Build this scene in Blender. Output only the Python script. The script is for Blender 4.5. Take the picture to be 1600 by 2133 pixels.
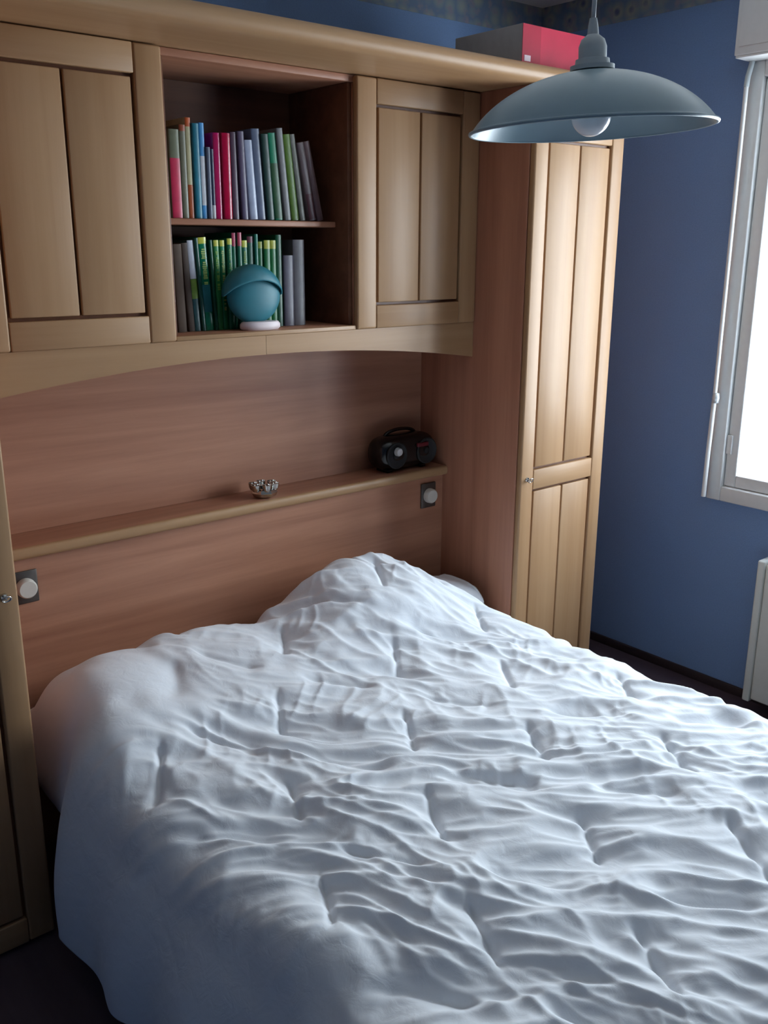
import bpy, bmesh, math, random
import numpy as np
from mathutils import Vector, Matrix, noise

for o in list(bpy.data.objects):
    bpy.data.objects.remove(o, do_unlink=True)
scene = bpy.context.scene
COL = scene.collection
PI = math.pi

# ------------------------------------------------------------------ camera
F_PX = 1939.0
YAW, PITCH, ROLL = math.radians(50.2), math.atan(553 / F_PX), math.radians(0.2)
fw = Vector((math.cos(YAW) * math.cos(PITCH), math.sin(YAW) * math.cos(PITCH), -math.sin(PITCH)))
rt0 = Vector((math.sin(YAW), -math.cos(YAW), 0))
up0 = rt0.cross(fw)
rt = rt0 * math.cos(ROLL) + up0 * math.sin(ROLL)
up = up0 * math.cos(ROLL) - rt0 * math.sin(ROLL)
cam_d = bpy.data.cameras.new('camera')
cam = bpy.data.objects.new('camera', cam_d)
COL.objects.link(cam)
cam.matrix_world = Matrix(((rt.x, up.x, -fw.x, 0), (rt.y, up.y, -fw.y, 0), (rt.z, up.z, -fw.z, 1.64), (0, 0, 0, 1)))
cam_d.sensor_fit = 'HORIZONTAL'
cam_d.sensor_width = 36
cam_d.lens = 36 * F_PX / 1600
cam_d.clip_start = 0.02
scene.camera = cam

# ------------------------------------------------------------------ world, light, exposure
world = bpy.data.worlds.new('world')
scene.world = world
world.use_nodes = True
wn = world.node_tree
bgn = wn.nodes['Background']
bgn.inputs['Color'].default_value = (0.86, 0.93, 1.0, 1)
bgn.inputs['Strength'].default_value = 18.5

vs = scene.view_settings
vs.view_transform = 'Standard'
vs.look = 'None'
vs.gamma = 1.0
vs.use_curve_mapping = False
vs.exposure = 0.0

# dimensions of the room and of the bed unit (metres)
XL, XR, YF, YW, ZC = -1.9, 3.10, -2.2, 2.75, 2.55
WY0, WY1, WZ0, WZ1 = 0.42, 1.815, 0.74, 2.235        # window outer frame
CAB_L, CAB_R = 0.615, 2.252                            # inner faces of the two tall cabinets
CAB_W = 0.433
YC = 2.0                                               # tall cabinet front
YB = 2.232                                             # bridge door front

ld = bpy.data.lights.new('window_daylight', 'AREA')
ld.shape = 'RECTANGLE'
ld.size, ld.size_y = WZ1 - WZ0 - 0.2, WY1 - WY0 - 0.2
lo = bpy.data.objects.new('window_daylight', ld)
COL.objects.link(lo)
lo.location = (XR + 0.20, (WY0 + WY1) / 2, (WZ0 + WZ1) / 2)
lo.rotation_euler = (0, math.radians(90), 0)
ld.cycles.is_portal = True

# ------------------------------------------------------------------ materials
def lin(c):
    return tuple(((v / 255) / 12.92 if v / 255 <= 0.04045 else ((v / 255 + 0.055) / 1.055) ** 2.4) for v in c) + (1,)

def new_mat(name):
    m = bpy.data.materials.new(name)
    m.use_nodes = True
    nt = m.node_tree
    b = nt.nodes['Principled BSDF']
    return m, nt, b

def plain(name, rgb, rough=0.6, metal=0.0, spec=0.5, mottled=0.0, scale=30, bump=0.0):
    m, nt, b = new_mat(name)
    b.inputs['Roughness'].default_value = rough
    b.inputs['Metallic'].default_value = metal
    b.inputs['Specular IOR Level'].default_value = spec
    c = lin(rgb)
    if mottled or bump:
        tc = nt.nodes.new('ShaderNodeTexCoord')
        n = nt.nodes.new('ShaderNodeTexNoise')
        n.inputs['Scale'].default_value = scale
        n.inputs['Detail'].default_value = 4
        nt.links.new(tc.outputs['Object'], n.inputs['Vector'])
        r = nt.nodes.new('ShaderNodeValToRGB')
        r.color_ramp.elements[0].position, r.color_ramp.elements[1].position = 0.3, 0.7
        r.color_ramp.elements[0].color = tuple(v * (1 - mottled) for v in c[:3]) + (1,)
        r.color_ramp.elements[1].color = tuple(min(1, v * (1 + mottled)) for v in c[:3]) + (1,)
        nt.links.new(n.outputs['Fac'], r.inputs['Fac'])
        nt.links.new(r.outputs['Color'], b.inputs['Base Color'])
        if bump:
            bp = nt.nodes.new('ShaderNodeBump')
            bp.inputs['Strength'].default_value = bump
            bp.inputs['Distance'].default_value = 0.004
            nt.links.new(n.outputs['Fac'], bp.inputs['Height'])
            nt.links.new(bp.outputs['Normal'], b.inputs['Normal'])
    else:
        b.inputs['Base Color'].default_value = c
    return m

def wood(name, dark, light, axis='X', rough=0.42, streak=18.0, contrast=(0.35, 0.68)):
    """veneer: noise stretched along the grain axis (world metres)"""
    m, nt, b = new_mat(name)
    g = nt.nodes.new('ShaderNodeNewGeometry')
    mp = nt.nodes.new('ShaderNodeMapping')
    s = {'X': (0.7, streak, streak), 'Y': (streak, 0.7, streak), 'Z': (streak, streak, 0.7)}[axis]
    mp.inputs['Scale'].default_value = s
    nt.links.new(g.outputs['Position'], mp.inputs['Vector'])
    n = nt.nodes.new('ShaderNodeTexNoise')
    n.inputs['Scale'].default_value = 1.0
    n.inputs['Detail'].default_value = 7
    n.inputs['Roughness'].default_value = 0.62
    n.inputs['Distortion'].default_value = 0.25
    nt.links.new(mp.outputs['Vector'], n.inputs['Vector'])
    r = nt.nodes.new('ShaderNodeValToRGB')
    r.color_ramp.elements[0].position, r.color_ramp.elements[1].position = contrast
    r.color_ramp.elements[0].color = lin(dark)
    r.color_ramp.elements[1].color = lin(light)
    nt.links.new(n.outputs['Fac'], r.inputs['Fac'])
    nt.links.new(r.outputs['Color'], b.inputs['Base Color'])
    b.inputs['Roughness'].default_value = rough
    b.inputs['Specular IOR Level'].default_value = 0.4
    return m

M = {}
M['maple_v'] = wood('maple_vertical_grain', (161, 123, 87), (174, 138, 102), 'Z')
M['maple_h'] = wood('maple_horizontal_grain', (161, 123, 87), (174, 138, 102), 'X')
M['maple_d'] = wood('maple_groove', (104, 62, 38), (120, 74, 46), 'Z')
M['cherry_h'] = wood('cherry_horizontal_grain', (148, 98, 75), (188, 136, 108), 'X', streak=13, contrast=(0.3, 0.72))
M['cherry_v'] = wood('cherry_vertical_grain', (150, 98, 76), (186, 131, 104), 'Z', streak=13, contrast=(0.3, 0.72))
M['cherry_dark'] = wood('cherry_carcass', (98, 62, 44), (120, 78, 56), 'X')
M['wall'] = plain('blue_wallpaper', (116, 143, 184), 0.75, mottled=0.06, scale=220, bump=0.25)
M['ceiling'] = plain('ceiling_paint', (214, 212, 208), 0.9, mottled=0.03, scale=60)
M['floor'] = wood('dark_floor', (78, 64, 72), (98, 82, 90), 'Y', 0.45, 9)
M['base'] = plain('dark_baseboard', (52, 40, 42), 0.5, mottled=0.1)
M['white'] = plain('white_plastic', (222, 222, 220), 0.4, mottled=0.02, scale=40)
M['white_rad'] = plain('radiator_enamel', (214, 214, 206), 0.45, mottled=0.02, scale=40)
M['shade'] = plain('blue_grey_lacquer', (140, 166, 178), 0.32, mottled=0.05, scale=12)
M['shade_rim'] = plain('pale_rim', (190, 196, 190), 0.35, mottled=0.03)
M['holder'] = plain('lamp_holder_plastic', (186, 194, 196), 0.5, mottled=0.04)
M['bulb'] = plain('white_bulb_glass', (246, 244, 248), 0.15, mottled=0.01)
M['cord'] = plain('white_cord', (196, 200, 202), 0.5, mottled=0.04)
M['metal_dark'] = plain('brushed_dark_metal', (92, 86, 82), 0.4, 0.6, mottled=0.1, scale=80)
M['knob'] = plain('off_white_knob', (205, 200, 190), 0.45, mottled=0.03)
M['chrome'] = plain('polished_metal', (205, 204, 200), 0.12, 1.0, mottled=0.03, scale=20)
M['black'] = plain('black_plastic', (14, 12, 14), 0.22, mottled=0.1, scale=50)
M['black_mesh'] = plain('speaker_mesh', (20, 18, 20), 0.7, mottled=0.3, scale=400)
M['red_dark'] = plain('dark_red_print', (90, 14, 26), 0.4, mottled=0.1)
M['silver'] = plain('silver_plastic', (214, 218, 218), 0.28, 0.4, mottled=0.03)
M['teal'] = plain('teal_plastic', (32, 108, 122), 0.5, mottled=0.08, scale=18)
M['teal_in'] = plain('dark_teal_plastic', (26, 96, 112), 0.5, mottled=0.08, scale=18)
M['pink_white'] = plain('pinkish_white_plastic', (224, 208, 210), 0.5, mottled=0.03)
M['paper'] = plain('book_pages', (206, 196, 176), 0.85, mottled=0.08, scale=140)
M['red_box'] = plain('red_card', (186, 34, 64), 0.5, mottled=0.08, scale=14)
M['red_box2'] = plain('deep_red_card', (164, 24, 52), 0.5, mottled=0.08, scale=14)
M['grey_card'] = plain('grey_card', (146, 142, 144), 0.8, mottled=0.06, scale=30)
M['label'] = plain('pale_label', (226, 206, 212), 0.5, mottled=0.05)
M['mattress'] = plain('mattress_ticking', (220, 220, 222), 0.9, mottled=0.03)

def cloth_mat(name, rgb):
    m, nt, b = new_mat(name)
    b.inputs['Base Color'].default_value = lin(rgb)
    b.inputs['Roughness'].default_value = 0.9
    b.inputs['Specular IOR Level'].default_value = 0.2
    b.inputs['Sheen Weight'].default_value = 0.15
    tc = nt.nodes.new('ShaderNodeTexCoord')
    n = nt.nodes.new('ShaderNodeTexNoise')
    n.inputs['Scale'].default_value = 26
    n.inputs['Detail'].default_value = 5
    n.inputs['Distortion'].default_value = 0.6
    nt.links.new(tc.outputs['Object'], n.inputs['Vector'])
    bp = nt.nodes.new('ShaderNodeBump')
    bp.inputs['Strength'].default_value = 0.35
    bp.inputs['Distance'].default_value = 0.006
    nt.links.new(n.outputs['Fac'], bp.inputs['Height'])
    nt.links.new(bp.outputs['Normal'], b.inputs['Normal'])
    return m
M['duvet'] = cloth_mat('white_cotton', (226, 230, 236))
M['pillow'] = cloth_mat('pale_pillow_cotton', (206, 212, 216))

# wallpaper border: repeated olive and tan motifs on slate blue
def border_mat():
    m, nt, b = new_mat('patterned_wallpaper_border')
    g = nt.nodes.new('ShaderNodeNewGeometry')
    v = nt.nodes.new('ShaderNodeTexVoronoi')
    v.inputs['Scale'].default_value = 17
    v.inputs['Randomness'].default_value = 0.55
    nt.links.new(g.outputs['Position'], v.inputs['Vector'])
    r = nt.nodes.new('ShaderNodeValToRGB')
    e = r.color_ramp.elements
    e[0].position, e[0].color = 0.18, lin((88, 92, 122))
    e[1].position, e[1].color = 0.32, lin((150, 150, 136))
    k = e.new(0.5); k.color = lin((128, 138, 140))
    k = e.new(0.7); k.color = lin((104, 120, 144))
    nt.links.new(v.outputs['Distance'], r.inputs['Fac'])
    n = nt.nodes.new('ShaderNodeTexNoise')
    n.inputs['Scale'].default_value = 34
    nt.links.new(g.outputs['Position'], n.inputs['Vector'])
    mx = nt.nodes.new('ShaderNodeMix')
    mx.data_type = 'RGBA'
    mx.inputs[7].default_value = lin((134, 128, 138))
    r2 = nt.nodes.new('ShaderNodeValToRGB')
    r2.color_ramp.elements[0].position, r2.color_ramp.elements[1].position = 0.5, 0.7
    nt.links.new(n.outputs['Fac'], r2.inputs['Fac'])
    nt.links.new(r2.outputs['Color'], mx.inputs[0])
    nt.links.new(r.outputs['Color'], mx.inputs[6])
    nt.links.new(mx.outputs[2], b.inputs['Base Color'])
    b.inputs['Roughness'].default_value = 0.8
    return m
M['border'] = border_mat()

def glass_mat():
    m, nt, b = new_mat('window_glass')
    nt.nodes.remove(b)
    out = nt.nodes['Material Output']
    t = nt.nodes.new('ShaderNodeBsdfTransparent')
    t.inputs['Color'].default_value = (0.96, 0.98, 0.98, 1)
    g = nt.nodes.new('ShaderNodeBsdfGlossy')
    g.inputs['Roughness'].default_value = 0.02
    mx = nt.nodes.new('ShaderNodeMixShader')
    mx.inputs[0].default_value = 0.05
    nt.links.new(t.outputs[0], mx.inputs[1])
    nt.links.new(g.outputs[0], mx.inputs[2])
    nt.links.new(mx.outputs[0], out.inputs['Surface'])
    return m
M['glass'] = glass_mat()

def sheer_mat():
    m, nt, b = new_mat('sheer_net_curtain')
    nt.nodes.remove(b)
    out = nt.nodes['Material Output']
    t = nt.nodes.new('ShaderNodeBsdfTransparent')
    tl = nt.nodes.new('ShaderNodeBsdfTranslucent')
    tl.inputs['Color'].default_value = (0.93, 0.95, 0.97, 1)
    w = nt.nodes.new('ShaderNodeTexNoise')
    w.inputs['Scale'].default_value = 160
    g = nt.nodes.new('ShaderNodeNewGeometry')
    nt.links.new(g.outputs['Position'], w.inputs['Vector'])
    mr = nt.nodes.new('ShaderNodeMapRange')
    mr.inputs['To Min'].default_value, mr.inputs['To Max'].default_value = 0.15, 0.35
    nt.links.new(w.outputs['Fac'], mr.inputs['Value'])
    mx = nt.nodes.new('ShaderNodeMixShader')
    nt.links.new(mr.outputs['Result'], mx.inputs[0])
    nt.links.new(t.outputs[0], mx.inputs[1])
    nt.links.new(tl.outputs[0], mx.inputs[2])
    nt.links.new(mx.outputs[0], out.inputs['Surface'])
    return m
M['sheer'] = sheer_mat()

_cc = {}
def cover_mat(rgb, gloss=0.35):
    rgb = tuple(int(v * 0.88) for v in rgb)
    k = rgb + (gloss,)
    if k not in _cc:
        _cc[k] = plain('book_cover_%d_%d_%d' % tuple(rgb), rgb, gloss, mottled=0.12, scale=35)
    return _cc[k]

# ------------------------------------------------------------------ helpers
def link(name, bm, mat, parent=None, smooth=False, angle=None):
    me = bpy.data.meshes.new(name)
    bmesh.ops.recalc_face_normals(bm, faces=bm.faces[:])
    if parent is not None:
        bmesh.ops.translate(bm, verts=bm.verts[:], vec=-Vector(parent['_w']))
    bm.to_mesh(me)
    bm.free()
    me.materials.append(M[mat] if isinstance(mat, str) else mat)
    if smooth:
        for p in me.polygons:
            p.use_smooth = True
    if angle:
        me.set_sharp_from_angle(angle=math.radians(angle))
    o = bpy.data.objects.new(name, me)
    COL.objects.link(o)
    if parent is not None:
        o.parent = parent
        o['_w'] = list(parent['_w'])
    else:
        o['_w'] = [0, 0, 0]
    return o

def thing(name, label, cat, loc, group=None):
    o = bpy.data.objects.new(name, None)
    COL.objects.link(o)
    o.empty_display_size = 0.05
    o.location = loc
    o['_w'] = list(loc)
    o['label'], o['category'] = label, cat
    if group:
        o['group'] = group
    return o

def tag(o, label, cat, group=None):
    o['label'], o['category'] = label, cat
    if group:
        o['group'] = group
    return o

def struct(o):
    o['kind'] = 'structure'
    return o

def box(bm, x0, x1, y0, y1, z0, z1, bev=0.0, seg=2):
    v = [bm.verts.new((x, y, z)) for x in (x0, x1) for y in (y0, y1) for z in (z0, z1)]
    fs = [(0, 1, 3, 2), (4, 6, 7, 5), (0, 4, 5, 1), (2, 3, 7, 6), (0, 2, 6, 4), (1, 5, 7, 3)]
    faces = [bm.faces.new([v[i] for i in f]) for f in fs]
    if bev > 0:
        es = list({e for f in faces for e in f.edges})
        bmesh.ops.bevel(bm, geom=es, offset=bev, segments=seg, profile=0.5, affect='EDGES')
    return bm

def B(name, dims, mat, parent=None, bev=0.002, seg=2):
    return link(name, box(bmesh.new(), *dims, bev=bev, seg=seg), mat, parent, smooth=bev > 0, angle=50 if bev > 0 else None)

def lathe(bm, prof, c, n=48, axis='Z', sy=1.0):
    """prof: list of (r, h). Revolved about the axis through c."""
    rings = []
    for r, h in prof:
        if r < 1e-6:
            p = {'Z': (0, 0, h), 'Y': (0, h, 0), 'X': (h, 0, 0)}[axis]
            rings.append([bm.verts.new(Vector(c) + Vector(p))])
        else:
            ring = []
            for i in range(n):
                a = 2 * PI * i / n
                u, w = r * math.cos(a), r * math.sin(a)
                p = {'Z': (u, w * sy, h), 'Y': (u, h, w), 'X': (h, u, w)}[axis]
                ring.append(bm.verts.new(Vector(c) + Vector(p)))
            rings.append(ring)
    for a, b in zip(rings, rings[1:]):
        if len(a) == 1 and len(b) == 1:
            continue
        if len(a) == 1:
            for i in range(n):
                bm.faces.new((a[0], b[i], b[(i + 1) % n]))
        elif len(b) == 1:
            for i in range(n):
                bm.faces.new((a[i], b[0], a[(i + 1) % n]))
        else:
            for i in range(n):
                bm.faces.new((a[i], b[i], b[(i + 1) % n], a[(i + 1) % n]))
    return bm

def tube(bm, pts, r, n=12):
    pts = [Vector(p) for p in pts]
    rings = []
    for i, p in enumerate(pts):
        d = (pts[min(i + 1, len(pts) - 1)] - pts[max(i - 1, 0)]).normalized()
        a = d.orthogonal().normalized() if i == 0 else (rings_a - d * rings_a.dot(d)).normalized()
        rings_a = a
        b = d.cross(a)
        rings.append([bm.verts.new(p + a * r * math.cos(2 * PI * k / n) + b * r * math.sin(2 * PI * k / n)) for k in range(n)])
    for A, C in zip(rings, rings[1:]):
        for k in range(n):
            bm.faces.new((A[k], A[(k + 1) % n], C[(k + 1) % n], C[k]))
    bm.faces.new(rings[0][::-1])
    bm.faces.new(rings[-1])
    return bm

def prism(bm, poly, y0, y1, axis='Y'):
    """poly in (x,z) extruded along y, or (y,z) along x"""
    f = (lambda a, b, t: (a, t, b)) if axis == 'Y' else (lambda a, b, t: (t, a, b))
    A = [bm.verts.new(f(a, b, y0)) for a, b in poly]
    C = [bm.verts.new(f(a, b, y1)) for a, b in poly]
    n = len(poly)
    bm.faces.new(A)
    bm.faces.new(C[::-1])
    for i in range(n):
        bm.faces.new((A[i], C[i], C[(i + 1) % n], A[(i + 1) % n]))
    return bm

# ------------------------------------------------------------------ room
T = 0.12
struct(B('floor', (XL - T, XR + 0.4, YF - T, YW + T, -T, 0.0), 'floor', bev=0))
struct(B('ceiling', (XL - T, XR + 0.4, YF - T, YW + T, ZC, ZC + T), 'ceiling', bev=0))
struct(B('wall_back', (XL - T, XR + 0.4, YW, YW + T, 0, ZC), 'wall', bev=0))
struct(B('wall_left', (XL - T, XL, YF, YW, 0, ZC), 'wall', bev=0))
struct(B('wall_front', (XL - T, XR + 0.4, YF - T, YF, 0, ZC), 'wall', bev=0))
bm = bmesh.new()
WT = 0.28
box(bm, XR, XR + WT, YF, YW, 0, WZ0)
box(bm, XR, XR + WT, YF, YW, WZ1, ZC)
box(bm, XR, XR + WT, WY1, YW, WZ0, WZ1)
box(bm, XR, XR + WT, YF, WY0, WZ0, WZ1)
struct(link('wall_right', bm, 'wall'))
struct(B('baseboard_right', (XR - 0.012, XR, YF, YW - 0.012, 0, 0.035), 'base', bev=0.003))
struct(B('baseboard_back', (XL, XR - 0.012, YW - 0.012, YW, 0, 0.035), 'base', bev=0.003))
struct(B('trim_1', (XL, XR - 0.001, YW - 0.0015, YW, 2.44, ZC), 'border', bev=0))
struct(B('trim_2', (XR - 0.0015, XR, YF, YW - 0.0015, 2.44, ZC), 'border', bev=0))

# window: outer casing, two sashes with panes, sill
win = bpy.data.objects.new('window_1', None)
COL.objects.link(win)
win.location = (XR, (WY0 + WY1) / 2, WZ0)
win['_w'] = list(win.location)
win['kind'] = 'structure'
win['label'] = 'white framed window glowing with daylight in the blue wall'
fx0, fx1 = XR - 0.022, XR + 0.06
fr = 0.055
B('window_frame', (fx0, fx1, WY1 - fr, WY1, WZ0, WZ1), 'white', win, 0.005)
B('window_frame', (fx0, fx1, WY0, WY0 + fr, WZ0, WZ1), 'white', win, 0.005)
B('window_frame', (fx0, fx1, WY0 + fr, WY1 - fr, WZ0, WZ0 + fr), 'white', win, 0.005)
B('window_frame', (fx0, fx1, WY0 + fr, WY1 - fr, WZ1 - fr, WZ1), 'white', win, 0.005)
ym = (WY0 + WY1) / 2
for a, b in ((WY0 + fr + 0.002, ym - 0.002), (ym + 0.002, WY1 - fr - 0.002)):
    s = bmesh.new()
    w = 0.045
    z0, z1 = WZ0 + fr + 0.002, WZ1 - fr - 0.002
    sx0, sx1 = XR - 0.006, XR + 0.045
    box(s, sx0, sx1, a, a + w, z0, z1, 0.004)
    box(s, sx0, sx1, b - w, b, z0, z1, 0.004)
    box(s, sx0, sx1, a + w, b - w, z0, z0 + w, 0.004)
    box(s, sx0, sx1, a + w, b - w, z1 - w, z1, 0.004)
    so = link('sash', s, 'white', win, True, 50)
    B('pane', (XR + 0.02, XR + 0.026, a + w - 0.006, b - w + 0.006, z0 + w - 0.006, z1 - w + 0.006), 'glass', so, 0)
    B('hinge', (XR - 0.013, XR - 0.006, (a if a < 0.6 else b - 0.02), (a + 0.02 if a < 0.6 else b), z0 + 0.12, z0 + 0.19), 'white', so, 0.002)

# sheer net curtain hung on each sash, scalloped at the bottom
for i, (a, b) in enumerate(((WY0 + fr + 0.048, ym - 0.05), (ym + 0.05, WY1 - fr - 0.048))):
    bm = bmesh.new()
    ny, nz = 120, 24
    g = []
    zt, zb = WZ1 - fr - 0.06, WZ0 + fr + 0.052
    for j in range(ny + 1):
        t = j / ny
        y = a + (b - a) * t
        bot = zb + 0.018 * abs(math.sin(t * PI * 7))
        col = []
        for k in range(nz + 1):
            q = k / nz
            x = XR + 0.008 + 0.004 * math.sin(t * 2 * PI * 17 + 0.6 * math.sin(q * 3))
            col.append(bm.verts.new((x, y, bot + (zt - bot) * q)))
        g.append(col)
    for j in range(ny):
        for k in range(nz):
            bm.faces.new((g[j][k], g[j + 1][k], g[j + 1][k + 1], g[j][k + 1]))
    root = thing('net_curtain', ['sheer white net curtain over the near window sash', 'sheer white net curtain with scalloped hem over the window sash nearest the tall cabinet'][i],
                 'curtain', (XR, (a + b) / 2, zb), 'net curtains')
    link('net', bm, 'sheer', root, True)
    bm = bmesh.new()
    tube(bm, [(XR + 0.008, a + 0.004, zt), (XR + 0.008, b - 0.004, zt)], 0.004)
    link('curtain_rod', bm, 'white', root, True)

# roller shutter box above the window with its crank rod
rb = thing('shutter_box', 'white roller shutter box above the window', 'shutter box', (XR - 0.06, ym, 2.229))
bm = bmesh.new()
box(bm, XR - 0.12, XR, WY0 - 0.05, 1.816, 2.236, ZC - 0.001, 0.004)
link('box_body', bm, 'white', rb, True, 50)
B('bottom_lip', (XR - 0.116, XR - 0.024, WY0 - 0.046, 1.812, 2.229, 2.2358), 'white', rb, 0.001)
B('front_panel', (XR - 0.124, XR - 0.1202, WY0 - 0.03, 1.8, 2.262, ZC - 0.03), 'white', rb, 0.001)

ck = thing('crank_rod', 'thin white shutter crank rod hanging beside the window frame', 'crank', (3.05, 1.802, 0.75))
bm = bmesh.new()
tube(bm, [(3.05, 1.802, 2.15), (3.05, 1.803, 1.12)], 0.0075)
link('rod', bm, 'white', ck, True, 60)
bm = bmesh.new()
tube(bm, [(3.05, 1.803, 1.119), (3.05, 1.807, 0.90), (3.05, 1.808, 0.752)], 0.0085)
link('handle_grip', bm, 'white', ck, True, 60)
bm = bmesh.new()
lathe(bm, [(0, 1.10), (0.011, 1.103), (0.013, 1.12), (0.011, 1.137), (0, 1.14)], (3.05, 1.798, 0), 20)
link('hinge_joint', bm, 'silver', ck, True)
bm = bmesh.new()
tube(bm, [(3.05, 1.802, 2.15), (3.052, 1.801, 2.18), (3.06, 1.80, 2.205), (3.066, 1.799, 2.2285)], 0.009)
link('universal_joint', bm, 'holder', ck, True, 60)

# radiator
ra = thing('radiator', 'white panel radiator under the window', 'radiator', (XR - 0.05, 1.04, 0.0))
rx0, ry0, ry1, rz0, rz1 = XR - 0.105, 0.50, 1.54, 0.045, 0.585
bm = bmesh.new()
box(bm, rx0, rx0 + 0.02, ry0 + 0.03, ry1 - 0.03, rz0 + 0.012, rz1 - 0.008, 0.008, 3)
link('front_panel', bm, 'white_rad', ra, True, 40)
B('side_cover', (rx0 - 0.002, XR - 0.02, ry1 - 0.028, ry1, rz0, rz1), 'white_rad', ra, 0.006, 3)
B('side_cover', (rx0 - 0.002, XR - 0.02, ry0, ry0 + 0.028, rz0, rz1), 'white_rad', ra, 0.006, 3)
B('back_panel', (XR - 0.045, XR - 0.03, ry0 + 0.03, ry1 - 0.03, rz0 + 0.02, rz1 - 0.02), 'white_rad', ra, 0.003)
bm = bmesh.new()
box(bm, rx0 + 0.022, rx0 + 0.028, ry0 + 0.029, ry1 - 0.029, rz1 - 0.015, rz1 - 0.003)
box(bm, XR - 0.034, XR - 0.028, ry0 + 0.029, ry1 - 0.029, rz1 - 0.015, rz1 - 0.003)
for i in range(34):
    y = ry0 + 0.04 + i * 0.0285
    box(bm, rx0 + 0.028, XR - 0.034, y, y + 0.012, rz1 - 0.012, rz1 - 0.004)
link('top_grille', bm, 'white_rad', ra)
for y in (ry0 + 0.15, ry1 - 0.15):
    B('foot', (XR - 0.075, XR - 0.04, y, y + 0.03, 0.0, rz0 + 0.03), 'white_rad', ra, 0.002)

# ------------------------------------------------------------------ cabinets
def panel_door(root, x0, x1, z0, z1, yf, stile, rails, gaps, knob=None):
    """framed door: stiles, rails and pairs of upright boards lying a little behind the frame.
    rails = list of (z0,z1) from bottom to top; gaps between consecutive rails hold boards."""
    d = bpy.data.objects.new('door', None)
    COL.objects.link(d)
    d.parent = root
    w = Vector(((x0 + x1) / 2, yf, z0))
    d.location = w - Vector(root['_w'])
    d['_w'] = list(w)
    t = 0.022
    B('stile', (x0, x0 + stile, yf, yf + t, z0, z1), 'maple_v', d, 0.006, 3)
    B('stile', (x1 - stile, x1, yf, yf + t, z0, z1), 'maple_v', d, 0.006, 3)
    for a, b in rails:
        B('rail', (x0 + stile + 0.0006, x1 - stile - 0.0006, yf + 0.0005, yf + t - 0.0005, a, b), 'maple_h', d, 0.003, 2)
    B('backing', (x0 + stile - 0.002, x1 - stile + 0.002, yf + 0.0165, yf + t - 0.001, z0 + 0.03, z1 - 0.03), 'maple_d', d, 0)
    for (a0, a1), (b0, b1) in zip(rails, rails[1:]):
        xm = (x0 + x1) / 2
        g = 0.0085
        B('board', (x0 + stile + g, xm - 0.0035, yf + 0.0035, yf + 0.016, a1 + g, b0 - g), 'maple_v', d, 0.0025)
        B('board', (xm + 0.0035, x1 - stile - g, yf + 0.0035, yf + 0.016, a1 + g, b0 - g), 'maple_v', d, 0.0025)
    return d

def key_in(door, x, z, yf):
    bm = bmesh.new()
    lathe(bm, [(0, -0.004), (0.007, -0.004), (0.009, 0.0), (0.009, 0.0005), (0, 0.0005)], (x, yf, z), 20, 'Y')
    k = link('keyhole_plate', bm, 'chrome', door, True, 50)
    bm = bmesh.new()
    tube(bm, [(x, yf - 0.002, z), (x, yf - 0.016, z)], 0.0024, 10)
    ring = [(x + 0.010 * math.cos(a), yf - 0.017 - 0.004 * math.sin(a), z + 0.007 * math.sin(a)) for a in np.linspace(0, 2 * PI, 21)]
    tube(bm, ring, 0.0022, 8)
    link('key', bm, 'chrome', door, True)

ZT = 2.105      # underside of the cornice
def tall_cabinet(x0, x1, inner_right, label):
    root = thing('tall_cabinet', label, 'cabinet', ((x0 + x1) / 2, 2.3, 0), 'tall cabinets of the bed surround')
    y0, y1 = YC + 0.0235, 2.60
    B('side_panel', (x0, x0 + 0.019, y0, y1, 0, ZT), 'cherry_v', root, 0.0015)
    B('side_panel', (x1 - 0.019, x1, y0, y1, 0, ZT), 'cherry_v', root, 0.0015)
    B('back_panel', (x0 + 0.0195, x1 - 0.0195, y1 - 0.008, y1, 0.0, ZT), 'cherry_dark', root, 0)
    B('top_panel', (x0 + 0.0195, x1 - 0.0195, y0, y1 - 0.0085, ZT - 0.019, ZT - 0.0005), 'cherry_dark', root, 0)
    B('bottom_panel', (x0 + 0.0195, x1 - 0.0195, y0, y1 - 0.0085, 0.03, 0.049), 'cherry_dark', root, 0)
    B('plinth', (x0 + 0.0195, x1 - 0.0195, y0 + 0.015, y0 + 0.03, 0, 0.0295), 'maple_h', root, 0)
    d = panel_door(root, x0 + 0.001, x1 - 0.001, 0.012, ZT - 0.004, YC, 0.062,
                   [(0.012, 0.078), (0.858, 0.925), (1.955, ZT - 0.004)], None)
    key_in(d, (x1 - 0.032) if inner_right else (x0 + 0.031), 0.898, YC)
    return root
tall_cabinet(CAB_R, CAB_R + CAB_W, False, 'tall pale wood cabinet right of the bed, next to the window wall')
tall_cabinet(CAB_L - CAB_W, CAB_L, True, 'tall pale wood cabinet left of the bed, cut off by the picture edge')

# cornice running over everything
root = thing('cornice', 'long rounded pale wood cornice board along the top of the bed surround', 'cornice', (1.4335, 2.3, ZT))
prof = [(2.60, ZT + 0.0005), (2.60, 2.155), (2.008, 2.155)]
for a in np.linspace(80, -80, 12):
    prof.append((2.008 - 0.026 * math.cos(math.radians(a)), 2.1315 + 0.0235 * math.sin(math.radians(a))))
prof += [(2.008, 2.107), (2.02, ZT + 0.0005)]
bm = bmesh.new()
prism(bm, prof, CAB_L - CAB_W - 0.012, CAB_R + CAB_W + 0.012, 'X')
link('cornice_board', bm, 'maple_h', root, True, 40)

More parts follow.
